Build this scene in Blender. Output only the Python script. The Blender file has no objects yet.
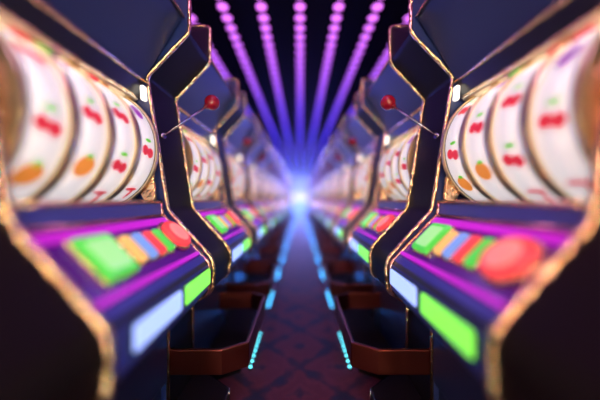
import bpy, bmesh, math, random
from mathutils import Vector, Matrix
random.seed(7)
PI = math.pi
U = 0.005            # one unit of the layout = 5 mm
D = 260              # distance (units) from camera to the front edge of the nearest divider in focus
CAMZ = 235           # camera height over the floor (units)
PITCH = 0.775 * D
NM = 16              # machines per side
col = bpy.context.scene.collection

# ------------------------------------------------------------------ helpers
def P(x, y, z):      # x sideways, y depth, z DOWN from eye level, all in units -> metres
    return Vector((x * U, y * U, (CAMZ - z) * U))

def sset(inp, v):
    inp.default_value = v

def mat(name, base=(.5, .5, .5), rough=.5, metal=0, emit=None, es=0, coat=0, spec=None):
    m = bpy.data.materials.new(name); m.use_nodes = True
    b = m.node_tree.nodes['Principled BSDF']
    b.inputs['Base Color'].default_value = (*base, 1)
    b.inputs['Roughness'].default_value = rough
    b.inputs['Metallic'].default_value = metal
    if coat: b.inputs['Coat Weight'].default_value = coat; b.inputs['Coat Roughness'].default_value = .08
    if spec is not None: b.inputs['Specular IOR Level'].default_value = spec
    if emit:
        b.inputs['Emission Color'].default_value = (*emit, 1)
        b.inputs['Emission Strength'].default_value = es
    return m

def noisy_rough(m, scale, lo, hi):
    nt = m.node_tree; b = nt.nodes['Principled BSDF']
    n = nt.nodes.new('ShaderNodeTexNoise'); n.inputs['Scale'].default_value = scale
    tc = nt.nodes.new('ShaderNodeTexCoord'); nt.links.new(tc.outputs['Object'], n.inputs['Vector'])
    r = nt.nodes.new('ShaderNodeMapRange')
    r.inputs['To Min'].default_value = lo; r.inputs['To Max'].default_value = hi
    nt.links.new(n.outputs['Fac'], r.inputs['Value']); nt.links.new(r.outputs['Result'], b.inputs['Roughness'])

M = {}
M['black'] = mat('black_lacquer', (.010, .006, .007), .45, spec=.12)
M['navy'] = mat('navy_lacquer', (.06, .075, .46), .3)
M['panel'] = mat('navy_panel', (.018, .034, .14), .33)
M['body'] = mat('dark_blue_body', (.014, .022, .075), .36)
M['band'] = mat('black_band', (.012, .012, .016), .3)
M['gold'] = mat('polished_gold', (1, .70, .42), .16, 1)
M['rose'] = mat('rose_gold', (.92, .50, .42), .2, 1)
M['bronze'] = mat('bronze_rail', (.24, .06, .05), .16, 1)
M['chrome'] = mat('chrome', (.42, .38, .46), .2, 1)
M['ball'] = mat('red_ball', (.28, .004, .02), .18, coat=.5)
M['deck'] = mat('purple_deck', (.16, .01, .38), .25)
M['magenta'] = mat('magenta_light', (.3, .02, .3), .3, emit=(.62, .01, .66), es=.8)
M['white_reel'] = mat('backlit_reel_paper', (.75, .74, .76), .45, emit=(.95, .88, .90), es=.66)
M['reel_gold'] = mat('reel_rim_gold', (1, .80, .48), .28, .85)
M['line'] = mat('black_line', (.01, .01, .01), .4)
for n, c in dict(sym_red=(.75, .03, .06), sym_orange=(.9, .30, .05), sym_purple=(.30, .03, .42), sym_green=(.15, .6, .05), sym_yellow=(.9, .62, .1)).items():
    M[n] = mat(n, c, .4, emit=c, es=.55)
def lit(n, c, es, base=None):
    M[n] = mat(n, tuple(v * .5 for v in c), .25, emit=c, es=es)
lit('lit_green', (.10, .75, .08), .75)
lit('lit_green_core', (.42, .95, .32), .8)
lit('lit_yellow', (1.0, .55, .16), .8)
lit('lit_blue', (.22, .42, 1.0), .7)
lit('lit_red', (1.0, .07, .08), .8)
lit('lit_red_core', (1.0, .25, .22), .9)
lit('lens_green', (.26, 1.0, .10), 1.1)
lit('lens_blue', (.34, .46, 1.0), 1.5)
lit('white_glint', (1.0, .92, .80), 2.2)
lit('cyan_led', (.14, .85, .92), 3.2)
M['lens_rim'] = mat('dark_lens_rim', (.01, .05, .06), .3)
M['ceiling'] = mat('black_ceiling', (.006, .003, .010), .8, spec=.05)
M['wall'] = mat('dark_wall', (.02, .015, .04), .7)
M['channel'] = mat('black_channel', (.006, .004, .010), .8, spec=.05)
noisy_rough(M['gold'], 12, .12, .34)
def bumpy(m, scale, st, dist):
    nt = m.node_tree; b = nt.nodes['Principled BSDF']; tc = nt.nodes.new('ShaderNodeTexCoord'); n = nt.nodes.new('ShaderNodeTexNoise'); n.inputs['Scale'].default_value = scale
    bp = nt.nodes.new('ShaderNodeBump'); bp.inputs['Strength'].default_value = st; bp.inputs['Distance'].default_value = dist
    nt.links.new(tc.outputs['Object'], n.inputs['Vector']); nt.links.new(n.outputs['Fac'], bp.inputs['Height']); nt.links.new(bp.outputs[0], b.inputs['Normal'])
bumpy(M['gold'], 22, 1, .018); bumpy(M['reel_gold'], 18, .6, .01)
noisy_rough(M['panel'], 3, .28, .40)
noisy_rough(M['bronze'], 14, .22, .42)

# ceiling lamps: pink at the near end of the hall, violet, then blue at the far end (colour of the lamps themselves)
m = bpy.data.materials.new('ceiling_bulb'); m.use_nodes = True; nt = m.node_tree; nt.nodes.clear()
out = nt.nodes.new('ShaderNodeOutputMaterial'); em = nt.nodes.new('ShaderNodeEmission')
geo = nt.nodes.new('ShaderNodeNewGeometry'); sp = nt.nodes.new('ShaderNodeSeparateXYZ'); mr = nt.nodes.new('ShaderNodeMapRange'); cr = nt.nodes.new('ShaderNodeValToRGB')
mr.inputs['From Min'].default_value = 0; mr.inputs['From Max'].default_value = 14 * D * U
nt.links.new(geo.outputs['Position'], sp.inputs[0]); nt.links.new(sp.outputs['Y'], mr.inputs['Value']); nt.links.new(mr.outputs['Result'], cr.inputs[0])
e = cr.color_ramp.elements
e[0].position = 0; e[0].color = (.90, .16, 1, 1)
e[1].position = 1; e[1].color = (.06, .05, 1, 1)
for p_, c_ in ((.14, (.80, .17, 1, 1)), (.20, (.52, .12, 1, 1)), (.29, (.20, .07, 1, 1)), (.42, (.08, .04, 1, 1))):
    k = e.new(p_); k.color = c_
em.inputs['Strength'].default_value = 1.7
nt.links.new(cr.outputs[0], em.inputs['Color']); nt.links.new(em.outputs[0], out.inputs[0]); M['bulb'] = m

# carpet: wine red with navy figures
m = bpy.data.materials.new('patterned_carpet'); m.use_nodes = True; nt = m.node_tree; b = nt.nodes['Principled BSDF']
tc = nt.nodes.new('ShaderNodeTexCoord'); sx = nt.nodes.new('ShaderNodeSeparateXYZ'); nt.links.new(tc.outputs['Object'], sx.inputs[0])
def math_(op, a, b_=None, c_=None):
    n = nt.nodes.new('ShaderNodeMath'); n.operation = op
    for i, v in enumerate((a, b_, c_)):
        if v is None: continue
        if isinstance(v, (int, float)): n.inputs[i].default_value = v
        else: nt.links.new(v, n.inputs[i])
    return n.outputs[0]
ax = math_('PINGPONG', sx.outputs['X'], .26); ay = math_('PINGPONG', sx.outputs['Y'], .26)
s = math_('ADD', ax, ay)
w = math_('PINGPONG', math_('MULTIPLY', s, 1.0), .13)
nz = nt.nodes.new('ShaderNodeTexNoise'); nz.inputs['Scale'].default_value = 7; nz.inputs['Detail'].default_value = 5; nt.links.new(tc.outputs['Object'], nz.inputs['Vector'])
vv = math_('ADD', math_('MULTIPLY', w, 2.6), math_('MULTIPLY', nz.outputs['Fac'], .75))
cr = nt.nodes.new('ShaderNodeValToRGB'); nt.links.new(vv, cr.inputs[0])
e = cr.color_ramp.elements; e[0].position = .36; e[0].color = (.008, .006, .03, 1); e[1].position = .62; e[1].color = (.08, .006, .018, 1)
k = e.new(.44); k.color = (.03, .004, .022, 1); k = e.new(.56); k.color = (.10, .010, .022, 1)
nt.links.new(cr.outputs[0], b.inputs['Base Color']); b.inputs['Roughness'].default_value = .85
n2 = nt.nodes.new('ShaderNodeTexNoise'); n2.inputs['Scale'].default_value = 260; bp = nt.nodes.new('ShaderNodeBump'); bp.inputs['Strength'].default_value = .5; bp.inputs['Distance'].default_value = .004
nt.links.new(tc.outputs['Object'], n2.inputs['Vector']); nt.links.new(n2.outputs['Fac'], bp.inputs['Height']); nt.links.new(bp.outputs[0], b.inputs['Normal'])
M['carpet'] = m

def link(name, bm, mats, parent=None, origin=(0, 0, 0), mir=False, smooth=False, bevel=0):
    """bm is in metres, in the frame of the thing; origin offsets where the part sits"""
    if mir:
        bmesh.ops.scale(bm, vec=(-1, 1, 1), verts=bm.verts)
    bmesh.ops.recalc_face_normals(bm, faces=bm.faces)
    me = bpy.data.meshes.new(name); bm.to_mesh(me); bm.free()
    for q in (mats if isinstance(mats, (list, tuple)) else [mats]): me.materials.append(M[q])
    if smooth:
        for p in me.polygons: p.use_smooth = True
        if smooth == 'auto':
            me.set_sharp_from_angle(angle=math.radians(35))
    o = bpy.data.objects.new(name, me); col.objects.link(o)
    if parent: o.parent = parent
    if bevel:
        mo = o.modifiers.new('bevel', 'BEVEL'); mo.width = bevel; mo.segments = 2; mo.limit_method = 'ANGLE'; mo.angle_limit = math.radians(40)
    return o

def fillet(pts, rads, seg=5, closed=False):
    out = []; n = len(pts)
    for i, p in enumerate(pts):
        r = rads[i] if isinstance(rads, (list, tuple)) else rads
        if (not closed and i in (0, n - 1)) or r == 0: out.append(Vector(p)); continue
        p = Vector(p); a = Vector(pts[i - 1]) - p; b = Vector(pts[(i + 1) % n]) - p
        r = min(r, a.length * .45, b.length * .45)
        A = p + a.normalized() * r; B = p + b.normalized() * r
        for k in range(seg + 1):
            t = k / seg
            out.append((1 - t) ** 2 * A + 2 * t * (1 - t) * p + t * t * B)
    return out

def prism(bm, prof, y0, y1, X0=0, mi=0):
    """extrude an (x,z) outline from y0 to y1 ; units; thing origin at x=X0 on the floor"""
    a = [bm.verts.new(((p[0] - X0) * U, y0 * U, (CAMZ - p[1]) * U)) for p in prof]
    b = [bm.verts.new(((p[0] - X0) * U, y1 * U, (CAMZ - p[1]) * U)) for p in prof]
    n = len(prof); fs = []
    for i in range(n): fs.append(bm.faces.new((a[i], a[(i + 1) % n], b[(i + 1) % n], b[i])))
    fs.append(bm.faces.new(a)); fs.append(bm.faces.new(list(reversed(b))))
    for f in fs: f.material_index = mi

def tube(bm, pts, r, seg=8, closed=False, mi=0):
    """tube through points in metres"""
    pts = [Vector(p) for p in pts]; n = len(pts); rings = []
    up = None
    for i, p in enumerate(pts):
        if closed: t = (pts[(i + 1) % n] - pts[i - 1]).normalized()
        else: t = (pts[min(i + 1, n - 1)] - pts[max(i - 1, 0)]).normalized()
        if up is None:
            up = Vector((0, 0, 1)) if abs(t.z) < .9 else Vector((0, 1, 0))
        up = (up - t * up.dot(t)).normalized(); s = t.cross(up)
        rings.append([bm.verts.new(p + r * (math.cos(2 * PI * k / seg) * up + math.sin(2 * PI * k / seg) * s)) for k in range(seg)])
    m_ = n if closed else n - 1
    for i in range(m_):
        A, B = rings[i], rings[(i + 1) % n]
        for k in range(seg):
            f = bm.faces.new((A[k], A[(k + 1) % seg], B[(k + 1) % seg], B[k])); f.material_index = mi; f.smooth = True
    if not closed:
        bm.faces.new(rings[0]).material_index = mi; bm.faces.new(list(reversed(rings[-1]))).material_index = mi

def box(bm, x0, x1, y0, y1, z0, z1, mi=0):      # metres
    v = [bm.verts.new((x, y, z)) for x in (x0, x1) for y in (y0, y1) for z in (z0, z1)]
    for q in ((0, 1, 3, 2), (4, 6, 7, 5), (0, 4, 5, 1), (2, 3, 7, 6), (0, 2, 6, 4), (1, 5, 7, 3)):
        bm.faces.new([v[i] for i in q]).material_index = mi

def empty(name, loc, label=None, cat=None, group=None, rz=0):
    o = bpy.data.objects.new(name, None); col.objects.link(o); o.location = loc; o.rotation_euler = (0, 0, rz); o.empty_display_size = .1
    if label: o['label'] = label
    if cat: o['category'] = cat
    if group: o['group'] = group
    return o

def copy_tree(o, parent=None):
    c = o.copy(); col.objects.link(c)
    if parent: c.parent = parent
    for ch in [k for k in bpy.data.objects if k.parent == o]: copy_tree(ch, c)
    return c

# ------------------------------------------------------------------ the divider between two machines
XO = -150            # x of every thing's origin (left side), units
EDGE = [(-252, 235), (-252, -211), (-111, -211), (-111, -166), (-153, -122), (-132, 11), (-89, 58), (-86, 70), (-88, 92), (-132, 118), (-132, 235)]
RAD = [0, 6, 5, 5, 4, 5, 7, 4, 6, 6, 0]
TH = .225 * D
def make_divider(side):
    mir = side == 'right'
    root = empty('machine_divider', (0, 0, 0), '-', 'divider')
    prof = fillet(EDGE, RAD)
    bm = bmesh.new(); prism(bm, prof, 0, TH, XO)
    bm.faces.ensure_lookup_table(); bm.faces[-1].material_index = 1; bm.faces[-2].material_index = 1
    for v in bm.verts:           # the block is lower at its near end, where the thin upright end plate stands
        if v.co.y < .001: v.co.z = min(v.co.z, (CAMZ + 167) * U)
    for f in bm.faces:
        if len(f.verts) > 4: continue
    link('divider_panel', bm, ['black', 'panel'], root, mir=mir, smooth='auto')
    bm = bmesh.new(); prism(bm, prof, -2.5, -.1, XO); link('end_plate', bm, 'panel', root, mir=mir, smooth='auto')
    for y in (-1, TH):
        bm = bmesh.new()
        tr = fillet([(p[0] + .6, p[1]) for p in EDGE[1:]], RAD[1:])
        tube(bm, [Vector(((p[0] - XO) * U, y * U, (CAMZ - min(p[1], 234)) * U)) for p in tr], 2.0 * U, 10)
        link('edge_trim', bm, 'gold', root, mir=mir)
    # lever
    a = Vector(((-143 - XO) * U, .045 * D * U, (CAMZ + 66) * U)); b = Vector(((-101 - XO) * U, .15 * D * U, (CAMZ + 111) * U))
    bm = bmesh.new()
    tube(bm, [a - (b - a).normalized() * .02, a.lerp(b, .5), b], 1.35 * U, 8)
    tube(bm, [a + Vector((-.02, 0, -.004)), a + Vector((.008, 0, .002))], 3.2 * U, 14)
    lv = link('pull_lever', bm, 'chrome', root, mir=mir)
    bm = bmesh.new(); bmesh.ops.create_uvsphere(bm, u_segments=20, v_segments=12, radius=8.6 * U)
    bmesh.ops.translate(bm, vec=b, verts=bm.verts)
    tube(bm, [b - (b - a).normalized() * 10 * U, b - (b - a).normalized() * 7.4 * U], 3 * U, 12)
    link('lever_ball', bm, 'ball', lv, mir=mir, smooth=True)
    return root

def make_foot_rail(side):      # a flat bar bent round the front of the next machine
    mir = side == 'right'
    plan = [(-133, 2), (-79, 2), (-54, 16), (-54, 150), (-78, 165), (-131.5, 165)]
    inn = [(-133, 6), (-80.5, 6), (-58, 18.5), (-58, 148), (-79.5, 161), (-131.5, 161)]
    def P2(x, y, z): return Vector(((x - XO) * U, y * U, (CAMZ - z) * U))
    bm = bmesh.new(); vs = []
    for o_, i_ in zip(plan, inn):
        vs.append([bm.verts.new(P2(*o_, 152)), bm.verts.new(P2(*o_, 178)), bm.verts.new(P2(*i_, 178)), bm.verts.new(P2(*i_, 152))])
    for i in range(len(vs) - 1):
        for k in range(4): bm.faces.new((vs[i][k], vs[i][(k + 1) % 4], vs[i + 1][(k + 1) % 4], vs[i + 1][k]))
    bm.faces.new(vs[0]); bm.faces.new(list(reversed(vs[-1])))
    return link('foot_rail', bm, 'bronze', None, mir=mir, bevel=1.3 * U)

# ------------------------------------------------------------------ the slot machine (front towards +x, local origin at floor, x=XO)
HW = 68.7            # half width of the cabinet
def uvz(x, y, z): return Vector(((x - XO) * U, y * U, (CAMZ - z) * U))
DECK0 = Vector((-134.5, 16)); DECK1 = Vector((-91.5, 60))
dd = (DECK1 - DECK0); DL = dd.length; dn = Vector((dd.y, -dd.x)).normalized()      # outward, up
if dn.y > 0: dn = -dn
def deckpt(t, y, h=0):
    q = DECK0 + dd * t + dn * h
    return uvz(q.x, y, q.y)

def deck_block(bm, t0, t1, y0, y1, h0, h1, r=2.0, inset=.8, mi=0):
    """rounded box standing on the sloping deck"""
    def outline(g):
        c = [(t0 * DL + g, y0 + g), (t1 * DL - g, y0 + g), (t1 * DL - g, y1 - g), (t0 * DL + g, y1 - g)]
        return fillet(c, r, 3, closed=True)
    rings = []
    for g, h in ((0, h0), (0, h1 - inset), (inset, h1)):
        rings.append([bm.verts.new(deckpt(p[0] / DL, p[1], h)) for p in outline(g)])
    n = len(rings[0])
    for a, b in zip(rings, rings[1:]):
        for i in range(n): bm.faces.new((a[i], a[(i + 1) % n], b[(i + 1) % n], b[i])).material_index = mi
    bm.faces.new(rings[0]).material_index = mi; bm.faces.new(list(reversed(rings[-1]))).material_index = mi

def deck_round(bm, tc_, yc, prof, mi=0, seg=28):
    """lathe on the deck; prof = [(radius, height)...]"""
    rings = []
    for r, h in prof:
        rings.append([bm.verts.new(deckpt(tc_ + r * math.cos(2 * PI * k / seg) / DL, yc + r * math.sin(2 * PI * k / seg), h)) for k in range(seg)])
    for a, b in zip(rings, rings[1:]):
        for i in range(seg):
            f = bm.faces.new((a[i], a[(i + 1) % seg], b[(i + 1) % seg], b[i])); f.material_index = mi; f.smooth = True
    bm.faces.new(rings[0]).material_index = mi; bm.faces.new(list(reversed(rings[-1]))).material_index = mi

RC = Vector((-192, -47)); RR = 55.0
def ringpt(r, th, y):  # th measured from the front, upwards
    return uvz(RC.x + r * math.cos(th), y, RC.y - r * math.sin(th))
def cyl(bm, r, y0, y1, mi=0, seg=56, r_in=0):
    A = [bm.verts.new(ringpt(r, 2 * PI * k / seg, y0)) for k in range(seg)]; B = [bm.verts.new(ringpt(r, 2 * PI * k / seg, y1)) for k in range(seg)]
    for k in range(seg):
        f = bm.faces.new((A[k], A[(k + 1) % seg], B[(k + 1) % seg], B[k])); f.material_index = mi; f.smooth = True
    if r_in:
        C_ = [bm.verts.new(ringpt(r_in, 2 * PI * k / seg, y0)) for k in range(seg)]; E_ = [bm.verts.new(ringpt(r_in, 2 * PI * k / seg, y1)) for k in range(seg)]
        for k in range(seg):
            k2 = (k + 1) % seg
            for q in ((A[k], C_[k], C_[k2], A[k2]), (B[k], B[k2], E_[k2], E_[k]), (C_[k], E_[k], E_[k2], C_[k2])):
                bm.faces.new(q).material_index = mi
    else:
        bm.faces.new(A).material_index = mi; bm.faces.new(list(reversed(B))).material_index = mi
def blob(bm, th, y, rt, ry, mi, R=RR + .25, seg=14, shape=None):
    rt *= 1.15; ry *= 1.15
    """a flat printed figure on the curved reel face"""
    c = bm.verts.new(ringpt(R + .05, th, y)); vs = []
    for k in range(seg):
        a = 2 * PI * k / seg; q = 1 if not shape else shape(a)
        vs.append(bm.verts.new(ringpt(R, th + rt * q * math.sin(a) / R, y + ry * q * math.cos(a))))
    for k in range(seg): bm.faces.new((c, vs[k], vs[(k + 1) % seg])).material_index = mi

def make_machine(lens=(.53, .743, .768, .975), ledge=(('sym_red', .585), ('sym_green', .64), ('sym_red', .79))):
    rnd = random.Random(11)
    root = empty('slot_machine', (0, 0, 0), '-', 'slot machine')
    # cabinet, one C-shaped hull open where the reels sit
    prof = [(-250, 234), (-250, -206), (-140, -206), (-116, -180), (-156, -116), (-160, -99), (-180, -97), (-240, -97), (-240, 10), (-150, 10), (-150, 3), (-137.5, 3),
            (-136, 16), (-134.5, 17), (-92, 61), (-90, 65), (-90, 88), (-95, 95), (-131.5, 118), (-131.5, 180), (-137, 183), (-137, 234)]
    bm = bmesh.new(); prism(bm, prof, -HW, HW, XO)
    link('cabinet', bm, 'body', root, smooth='auto', bevel=.6 * U)
    # sloping head panel, header band, strip under the reels (each a plate on the hull)
    def plate(name, a, b, h, m_, y=HW - 1, bev=.4, parent=root):
        a = Vector(a); b = Vector(b); d_ = (b - a).normalized(); n_ = Vector((-d_.y, d_.x))
        if n_.x < 0: n_ = -n_
        bm = bmesh.new(); prism(bm, [a, b, b + n_ * h, a + n_ * h], -y, y, XO)
        return link(name, bm, m_, parent, bevel=bev * U)
    plate('head_panel', (-117.5, -177.5), (-154.5, -118.5), 1.5, 'panel')
    plate('header_band', (-157, -114), (-160, -101), 2.6, 'band')
    plate('reel_sill', (-137.5, 4.5), (-136, 14.5), 1.3, 'navy')
    plate('purple_deck', DECK0 + dd * .03, DECK0 + dd * .88, .6, 'deck', HW - 3)
    plate('blue_lip', DECK0 + dd * .885, DECK0 + dd * 1.0, .9, 'navy', HW - 3)
    plate('nose_panel', (-90, 64), (-90, 88), .7, 'navy')
    plate('front_apron', (-131.5, 122), (-131.5, 178), .8, 'body', HW - 1)
    def rod(name, x, z, r, m_='gold', y=HW - .5, p=root):
        bm = bmesh.new(); tube(bm, [uvz(x, -y, z), uvz(x, 0, z), uvz(x, y, z)], r * U, 8); return link(name, bm, m_, p)
    rod('gold_moulding', -153.5, -115.5, 1.9)
    rod('gold_moulding', -158, -99, 1.5)
    rod('gold_moulding', -136.3, 2.6, 1.7, 'gold')
    rod('gold_moulding', -134, 15.8, 1.5, 'rose')
    rod('gold_moulding', -114.5, -179.5, 1.3, 'rose')
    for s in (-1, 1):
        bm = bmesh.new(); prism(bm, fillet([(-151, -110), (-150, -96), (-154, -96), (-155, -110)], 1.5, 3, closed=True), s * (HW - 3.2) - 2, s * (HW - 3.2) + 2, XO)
        link('corner_glint', bm, 'white_glint', root)  # small glowing block put in for the white glint at each machine end
    # glossy ledge above the reels
    bm = bmesh.new(); prism(bm, [(-160, -98.5), (-179, -96.5), (-179, -94.8), (-161, -96.5)], -HW + 1, HW - 1, XO)
    link('reel_ledge', bm, 'reel_gold', root)
    for c_, d_ in ledge:  # glowing blocks put in for the coloured reflections under the ledge
        y = (d_ - .723) * D; bm = bmesh.new(); prism(bm, [(-161.5, -97.0), (-174, -95.4), (-174, -93.2), (-162.5, -94.6)], y - 4.5, y + 4.5, XO); link('ledge_reflection', bm, c_, root, bevel=.4 * U)
    # console frame ends
    for s in (-1, 1):
        bm = bmesh.new()
        tube(bm, [uvz(p.x, s * (HW - 2.2), p.y) for p in fillet([(-136, 4), (-134.8, 15), (-91, 60), (-88, 67), (-88.6, 90), (-95, 96)], [0, 3, 5, 3, 4, 0], 4)], 1.7 * U, 8)
        link('console_end_frame', bm, 'rose', root)
    # lit strips along deck
    plate('magenta_strip', DECK0 + dd * .06 + dn * .6, DECK0 + dd * .17 + dn * .6, 1.0, 'magenta', HW - 5)
    plate('magenta_strip', DECK0 + dd * .80 + dn * .6, DECK0 + dd * .86 + dn * .6, 1.4, 'magenta', HW - 5)
    # reels
    L = 61.5; w_ = 2 * L / 4
    syms = ['cherry', 'orange', 'cherry', 'seven', 'lemon', 'plum']
    mats = ['white_reel', 'sym_red', 'sym_orange', 'sym_purple', 'sym_green', 'sym_yellow']
    for r in range(4):
        y0 = -L + r * w_; yc = y0 + w_ / 2
        bm = bmesh.new(); cyl(bm, RR, y0 + 2.2, y0 + w_ - 2.2)
        order = syms[:]; rnd.shuffle(order)
        for j in range(9):
            th = j * 2 * PI / 9 + rnd.uniform(-.1, .1) + r * .2; s_ = order[j % 6]
            if s_ == 'cherry':
                blob(bm, th - .05, yc - 3.6, 4.2, 4, 1); blob(bm, th - .08, yc + 4, 4.2, 4, 1); blob(bm, th + .12, yc + 1, 1.6, 4, 4)
            elif s_ == 'orange': blob(bm, th, yc, 7, 7, 2); blob(bm, th + .14, yc + 1, 1.6, 3, 4, RR + .35)
            elif s_ == 'plum': blob(bm, th, yc, 7, 5.5, 3)
            elif s_ == 'lemon': blob(bm, th, yc, 5.5, 8, 5, shape=lambda a: 1 + .18 * math.cos(2 * a))
            elif s_ == 'leaf': blob(bm, th, yc, 6, 6, 4, shape=lambda a: .75 + .25 * math.cos(4 * a))
            else:
                blob(bm, th + .09, yc, 1.8, 6.5, 1); blob(bm, th - .02, yc + 3, 6.5, 1.8, 1)
        link('reel', bm, mats, root)
    for r in range(5):
        y = -L + r * w_
        bm = bmesh.new(); cyl(bm, RR + 1.6, y - 3.8 if r else y - .5, y + 3.8 if r < 4 else y + .5)
        link('reel_rim', bm, 'reel_gold', root)
    for s in (-1, 1):
        bm = bmesh.new(); cyl(bm, RR + .5, s * (L - 4.4), s * (L - 3.4), r_in=RR - 2); link('black_ring', bm, 'line', root)
        bm = bmesh.new(); cyl(bm, RR - 8, s * (L + .5), s * (HW - .0), r_in=RR - 30); link('reel_bearing', bm, 'gold', root)
        # upright gold cheek between reels and cabinet end
        bm = bmesh.new(); prism(bm, fillet([(-162, -97), (-150, -60), (-143, -40), (-139, 2), (-150, 2), (-170, -40), (-180, -97)], 4, 3, closed=True), s * (HW - 5) - 2, s * (HW - 5) + 2, XO)
        link('reel_cheek', bm, 'gold', root, bevel=.6 * U)
    # buttons : y is depth; -y is nearest the camera for the left row
    def yy(d_): return (d_ - .723) * D
    def button(name, t0, t1, d0, d1, m_, core):
        bm = bmesh.new(); deck_block(bm, t0 - .03, t1 + .03, yy(d0) - 1.6, yy(d1) + 1.6, .5, 2.6, 2.5)
        bz = link('button_bezel', bm, 'gold', root)
        bm = bmesh.new(); deck_block(bm, t0, t1, yy(d0), yy(d1), 2.4, 6.2, 2.5, 1.4)
        bt = link(name, bm, m_, root, smooth='auto')
        if core:
            bm = bmesh.new(); deck_block(bm, t0 + .07, t1 - .07, yy(d0) + 3, yy(d1) - 3, 6.1, 6.6, 2.5, .3); link('button_cap', bm, core, bt)
    button('square_button', .20, .70, .535, .635, 'lit_green', 'lit_green_core')
    for c_, d_ in (('lit_yellow', .675), ('lit_blue', .724), ('lit_red', .773), ('lit_green', .820)):
        button('small_button', .27, .64, d_ - .0155, d_ + .0155, c_, None)
    bm = bmesh.new(); deck_round(bm, .44, yy(.905), [(17, .5), (17, 3.5), (15.2, 4.6), (14.6, 4.4)]); link('button_bezel', bm, 'gold', root)
    bm = bmesh.new(); deck_round(bm, .44, yy(.905), [(14.6, 3), (14.6, 7), (13.2, 8.4), (11, 8.9)]); rb = link('round_button', bm, 'lit_red', root)
    bm = bmesh.new(); deck_round(bm, .44, yy(.905), [(10.4, 8.8), (10, 9.3), (6, 9.7)]); link('button_cap', bm, 'lit_red_core', rb)
    # nose lamps
    for nm, d0, d1 in (('lens_blue', lens[0], lens[1]), ('lens_green', lens[2], lens[3])):
        def face(g, x):
            return fillet([(yy(d0) + g, 67 + g), (yy(d1) - g, 67 + g), (yy(d1) - g, 82.5 - g), (yy(d0) + g, 82.5 - g)], 2.5, 3, closed=True), x
        def slab(bm, g0, xa, xb, g1):
            A, _ = face(g0, xa); B, _ = face(g1, xb)
            a = [bm.verts.new(uvz(xa, p[0], p[1])) for p in A]; b = [bm.verts.new(uvz(xb, p[0], p[1])) for p in B]; n = len(a)
            for i in range(n): bm.faces.new((a[i], a[(i + 1) % n], b[(i + 1) % n], b[i]))
            bm.faces.new(a); bm.faces.new(list(reversed(b)))
        bm = bmesh.new(); slab(bm, -1.4, -89.4, -88.2, -1.2); fr = link('lamp_frame', bm, 'lens_rim', root)
        bm = bmesh.new(); slab(bm, 0, -88.3, -87.0, .8); link('lamp_lens', bm, nm, fr)
    return root

def make_step(side):           # low step on the floor, from the divider at y=0 to just past the next one
    mir = side == 'right'
    pl = [(-131.9, 76), (-108, 76), (-80, 92), (-80, 236), (-108, 258), (-131.9, 268)]
    bm = bmesh.new()
    A = [bm.verts.new(uvz(x, y, 215)) for x, y in pl]; B = [bm.verts.new(uvz(x, y, 235)) for x, y in pl]
    for i in range(6): bm.faces.new((A[i], A[(i + 1) % 6], B[(i + 1) % 6], B[i]))
    bm.faces.new(A); bm.faces.new(list(reversed(B)))
    st = link('floor_step', bm, 'black', None, mir=mir, bevel=1.3 * U)
    bm = bmesh.new(); tube(bm, [uvz(x, y, 215) for x, y in pl[1:5]], .7 * U, 6)
    tube(bm, [uvz(-80, 236, 215), uvz(-80, 236, 234)], .7 * U, 6); link('edge_trim', bm, 'chrome', st, mir=mir)
    return st

def make_floor_leds(side):
    root = empty('led_strip', (0, 0, 0), '-', 'light strip')
    s = 1 if side == 'left' else -1
    bm = bmesh.new(); box(bm, -.012, .012, -.245, .245, .0, .006); link('base_strip', bm, 'channel', root, bevel=.002)
    for k in range(8):
        bm = bmesh.new(); bmesh.ops.create_uvsphere(bm, u_segments=12, v_segments=8, radius=.0098)
        bmesh.ops.scale(bm, vec=(1, 1.1, .8), verts=bm.verts)
        bmesh.ops.translate(bm, vec=(0, -.22 + k * .44 / 7, .010), verts=bm.verts); link('bulb', bm, 'cyan_led', root, smooth=True)
    return root

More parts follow.
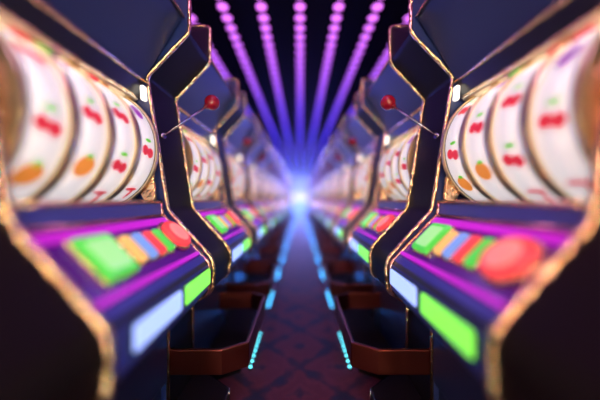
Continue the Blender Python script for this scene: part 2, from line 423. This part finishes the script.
ORD = ['nearest', 'second', 'third', 'fourth', 'fifth', 'sixth', 'seventh', 'eighth', 'ninth', 'tenth', 'eleventh', 'twelfth', 'thirteenth', 'fourteenth', 'fifteenth', 'farthest', 'last']
protos = {'left': make_machine(), 'right': make_machine((.475, .69, .72, .94), (('sym_red', .87), ('sym_red', .805), ('sym_green', .685)))}
divs = {'left': make_divider('left'), 'right': make_divider('right')}
rails = {'left': make_foot_rail('left'), 'right': make_foot_rail('right')}
steps = {'left': make_step('left'), 'right': make_step('right')}
leds = {'left': make_floor_leds('left'), 'right': make_floor_leds('right')}
for side in ('left', 'right'):
    s = -1 if side == 'left' else 1
    for i in range(NM):
        o = protos[side] if i == 0 else copy_tree(protos[side])
        o.location = P(s * 150, .723 * D + i * PITCH, CAMZ); o.rotation_euler = (0, 0, 0 if s < 0 else PI)
        if i == 0:
            o['label'] = ('nearest slot machine on the left, big green square button at its near end' if s < 0
                          else 'nearest slot machine on the right, round red button at its near end')
        else:
            o['label'] = '%s slot machine along the %s row, counted from the camera' % (ORD[i], side)
        o['group'] = 'slot machines in the %s row' % side
    for i in range(-1, NM):
        o = divs[side] if i == -1 else copy_tree(divs[side])
        o.location = P(s * 150, D + i * PITCH, CAMZ)
        o['group'] = 'dividers in the %s row' % side
        if i == -1: o['label'] = 'blurred dark divider cut off by the %s edge of the picture' % side
        elif i == 0: o['label'] = 'black gold-edged divider in sharp focus on the %s, red ball lever before it' % side
        else: o['label'] = 'black gold-edged divider behind the %s slot machine of the %s row' % (ORD[i], side)
        q = steps[side] if i == -1 else copy_tree(steps[side])
        q.location = P(s * 150, D + i * PITCH, CAMZ); q['category'] = 'step'; q['group'] = 'low black steps along the %s row' % side
        q['label'] = '%s low black step on the carpet at the foot of the %s row' % (ORD[i + 1], side)
        if i >= 0:
            q = rails[side] if i == 0 else copy_tree(rails[side])
            q.location = P(s * 150, D + i * PITCH, CAMZ); q['category'] = 'foot rail'; q['group'] = 'foot rails of the %s row' % side
            q['label'] = ('bronze bent foot rail in focus, joined to the sharp divider on the %s' % side if i == 0
                          else '%s bronze foot rail down the %s row, counted from the camera' % (ORD[i], side))
        if i >= 0:
            q = leds[side] if i == 0 else copy_tree(leds[side])
            q.location = P(s * 69, 1.56 * D + i * PITCH, CAMZ)
            q['group'] = 'cyan floor lights along the %s row' % side
            q['label'] = '%s strip of cyan dots on the carpet along the %s row, from the camera' % (ORD[i], side)

# ------------------------------------------------------------------ room
ENDD = 13.55 * D
def struct(name, bm, m_):
    o = link(name, bm, m_); o['kind'] = 'structure'; return o
CE = 380
X1 = 262 * U; Y0 = -1.2 * D * U; Y1 = ENDD * U + .3
bm = bmesh.new(); box(bm, -X1, X1, Y0, Y1, -.05, 0); struct('floor', bm, 'carpet')
bm = bmesh.new(); box(bm, -X1, X1, Y0, Y1, (CAMZ + CE) * U, (CAMZ + CE) * U + .1); struct('ceiling', bm, 'ceiling')
bm = bmesh.new(); box(bm, -X1 - .1, -X1, Y0, Y1, -.05, (CAMZ + CE) * U + .1); struct('wall_left', bm, 'wall')
bm = bmesh.new(); box(bm, X1, X1 + .1, Y0, Y1, -.05, (CAMZ + CE) * U + .1); struct('wall_right', bm, 'wall')
bm = bmesh.new(); box(bm, -X1, X1, Y1, Y1 + .1, -.05, (CAMZ + CE) * U + .1); struct('wall_end', bm, 'wall')
lit('cream_glow', (1.0, .78, .80), 1.1)
lit('blue_glow', (.10, .22, 1.0), 2.0)
sg = empty('added_light_panel', P(0, Y1 / U, CAMZ), 'added cream and blue glowing panel on the far end wall, lighting the aisle', 'added light panel')
zz = CAMZ * U  # the end panel is added to light the aisle and its reflections
bm = bmesh.new(); box(bm, -.60, .60, -.05, -.001, 0, zz + .40); link('panel_case', bm, 'black', sg, bevel=.01)
bm = bmesh.new(); box(bm, -.56, .56, -.06, -.05, zz - .12, zz + .36); link('glow', bm, 'cream_glow', sg)
bm = bmesh.new(); box(bm, -.56, .56, -.06, -.05, .04, zz - .16); o = link('glow', bm, 'blue_glow', sg); o['label'] = 'added lower blue diffuser'

# ceiling strips
SP = .2 * CE; BP = .122 * D
names = {-3: 'leftmost', -2: 'second from left', -1: 'third from left', 0: 'centre', 1: 'third from right', 2: 'second from right', 3: 'rightmost'}
proto_b = None
for k in range(-3, 4):
    root = empty('lamp_row', P(k * SP, 0, -CE), '%s row of glowing pink and blue round lamps on the black ceiling' % names[k], 'light strip', 'lamp rows on the ceiling')
    bm = bmesh.new(); box(bm, -13 * U, 13 * U, -D * U, (ENDD - 4) * U, -.010, 0); link('channel', bm, 'channel', root)
    ys = [(-.72 * D + j * BP) for j in range(int((ENDD + .65 * D) / BP))]
    vis = [y for y in ys if y > 1.3 * D][:99]; rest = [y for y in ys if y not in vis]
    def disc(bm, y):
        bmesh.ops.create_cone(bm, cap_ends=True, segments=20, radius1=9.2 * U, radius2=10.2 * U, depth=.014, matrix=Matrix.Translation((0, y, -.017)))
    for y in vis:
        if proto_b is None:
            bm = bmesh.new(); disc(bm, 0); o = link('bulb', bm, 'bulb', root); proto_b = o
        else:
            o = proto_b.copy(); col.objects.link(o); o.parent = root
        o.location = (0, y * U, 0)
    bm = bmesh.new()
    for y in rest: disc(bm, y * U)
    o = link('bulb', bm, 'bulb', root); o['kind'] = 'stuff'

# ------------------------------------------------------------------ lamps
def area(name, loc, rot, sx_, sy_, color, e):
    l = bpy.data.lights.new(name, 'AREA'); l.shape = 'RECTANGLE'; l.size = sx_; l.size_y = sy_; l.color = color; l.energy = e
    o = bpy.data.objects.new(name, l); col.objects.link(o); o.location = loc; o.rotation_euler = rot; return o
def aim(loc, tgt): return (Vector(tgt) - Vector(loc)).to_track_quat('-Z', 'Y').to_euler()
# fill lamps added out of sight above the machines, shining across the aisle
for s in (-1, 1):
    for (y, L_, c, e_) in ((1.6, 2.4, (.55, .25, 1), 3), (4.6, 3.6, (.16, .16, 1), 90), (8.6, 5.0, (.12, .14, 1), 240), (12.5, 4.0, (.16, .2, 1), 240)):
        loc = P(s * 250, y * D, -262); tgt = P(-s * 80, y * D, 60)
        o = area('cross_fill_lamp', loc, aim(loc, tgt), .12, L_ , c, e_)
        # long side along the aisle
        d_ = (tgt - loc).normalized(); yv = Vector((0, 1, 0)); xv = yv.cross(-d_).normalized()
        o.rotation_euler = Matrix((xv, yv, -d_)).transposed().to_euler()
# soft fill lamps added over and behind the camera
for (x, y, c, e_) in ((0, -.6, (1, .72, .55), 5), (0, .5, (.85, .45, 1), 8)):
    loc = P(x, y * D, -CE + 8); area('fill_lamp', loc, (0, 0, 0), .6, .6, c, e_)

for k in range(16):  # blue spots added above the aisle to light the far machines
    sgn = -1 if k % 2 else 1; k //= 2
    y = 2.6 + k * 1.5
    l = bpy.data.lights.new('blue_fill_spot', 'SPOT'); l.color = (.22, .30, 1) if k else (.30, .28, 1); l.energy = (30, 140, 350, 500, 600, 500, 400, 300)[k] * 1.3; l.spot_size = math.radians(125); l.spot_blend = .5; l.shadow_soft_size = .08
    o = bpy.data.objects.new('blue_fill_spot', l); col.objects.link(o); o.location = P(sgn * 105, y * D, -CE + 30)
for (x, y, z, e_) in ((-70, -1.0, 60, 2), (70, -1.0, 60, 2)):
    loc = P(x, y * D, z); area('rear_fill_lamp', loc, aim(loc, P(-x, 1.3 * D, 40)), .35, 1.4, (1, .66, .40), e_)  # warm lamps added behind the camera for highlights on the gold trims
for s in (-1, 1):
    for i in range(0, NM):
        loc = P(s * 66, 1.56 * D + i * PITCH, 232); tgt = P(s * 131, 1.56 * D + i * PITCH, 150)
        d_ = (tgt - loc).normalized(); yv = Vector((0, 1, 0)); xv = yv.cross(-d_).normalized()
        o = area('strip_fill_lamp', loc, (0, 0, 0), .02, .5, (.03, .20, .95), 0.4 + 1.6 * i if i else .25)  # blue area lamps added beside the LED strips to tint the machine bodies
        o.rotation_euler = Matrix((xv, yv, -d_)).transposed().to_euler()
    for i in range(NM):
        area('reel_fill_lamp', P(s * 157.5, .723 * D + i * PITCH, -98), (0, s * .25, 0), .012, .66, (1, .86, .72), .45)  # lamp added under the ledge to brighten the reels and rims
w = bpy.data.worlds.new('world'); bpy.context.scene.world = w; w.use_nodes = True
nt = w.node_tree; bg = nt.nodes['Background']
tc = nt.nodes.new('ShaderNodeTexCoord'); vo = nt.nodes.new('ShaderNodeTexVoronoi'); vo.inputs['Scale'].default_value = 7; nt.links.new(tc.outputs['Generated'], vo.inputs['Vector'])  # made-up bright coloured spots around the hall, for glints on the gold
sc_ = nt.nodes.new('ShaderNodeSeparateXYZ'); nt.links.new(vo.outputs['Color'], sc_.inputs[0])
hs = nt.nodes.new('ShaderNodeValToRGB'); hs.color_ramp.interpolation = 'CONSTANT'; e = hs.color_ramp.elements
e[0].position = 0; e[0].color = (1, .62, .30, 1); e[1].position = .85; e[1].color = (.05, .55, .60, 1)
for p_, c_ in ((.35, (1, .80, .55, 1)), (.6, (1, .25, .45, 1)), (.75, (.45, .12, .9, 1))):
    k = e.new(p_); k.color = c_
nt.links.new(sc_.outputs[0], hs.inputs[0])
rp = nt.nodes.new('ShaderNodeMapRange'); rp.inputs['From Min'].default_value = .12; rp.inputs['From Max'].default_value = .27; rp.inputs['To Min'].default_value = 120; rp.inputs['To Max'].default_value = .1
nt.links.new(vo.outputs['Distance'], rp.inputs['Value']); nt.links.new(hs.outputs[0], bg.inputs['Color']); nt.links.new(rp.outputs[0], bg.inputs['Strength'])

# thin haze hanging in the far part of the hall
m = bpy.data.materials.new('thin_haze'); m.use_nodes = True; nt = m.node_tree; nt.nodes.clear()
out = nt.nodes.new('ShaderNodeOutputMaterial'); vs_ = nt.nodes.new('ShaderNodeVolumeScatter'); vs_.inputs['Density'].default_value = .06; vs_.inputs['Color'].default_value = (.8, .82, 1, 1)
nt.links.new(vs_.outputs[0], out.inputs['Volume']); M['haze'] = m
bm = bmesh.new(); box(bm, -.26, .26, 2.2 * D * U, Y1 - .09, .01, (CAMZ + 168) * U)
hz = link('haze', bm, 'haze'); hz['kind'] = 'stuff'; hz['label'] = 'thin bluish haze in the far part of the aisle'; hz['category'] = 'haze'
# ------------------------------------------------------------------ camera
cam = bpy.data.cameras.new('camera'); co = bpy.data.objects.new('camera', cam); col.objects.link(co)
co.location = P(0, 0, 0); co.rotation_euler = (PI / 2, 0, 0)
cam.sensor_width = 36; cam.lens = 260 / 600 * 36; cam.clip_start = .02; cam.shift_y = -1 / 600
cam.dof.use_dof = True; cam.dof.focus_distance = D * U * 1.04
cam.dof.aperture_fstop = (cam.lens / 1000) / .07
sc = bpy.context.scene; sc.camera = co
sc.view_settings.view_transform = 'Standard'; sc.view_settings.look = 'None'; sc.view_settings.gamma = 1; sc.view_settings.exposure = 0
sc.view_settings.use_curve_mapping = False
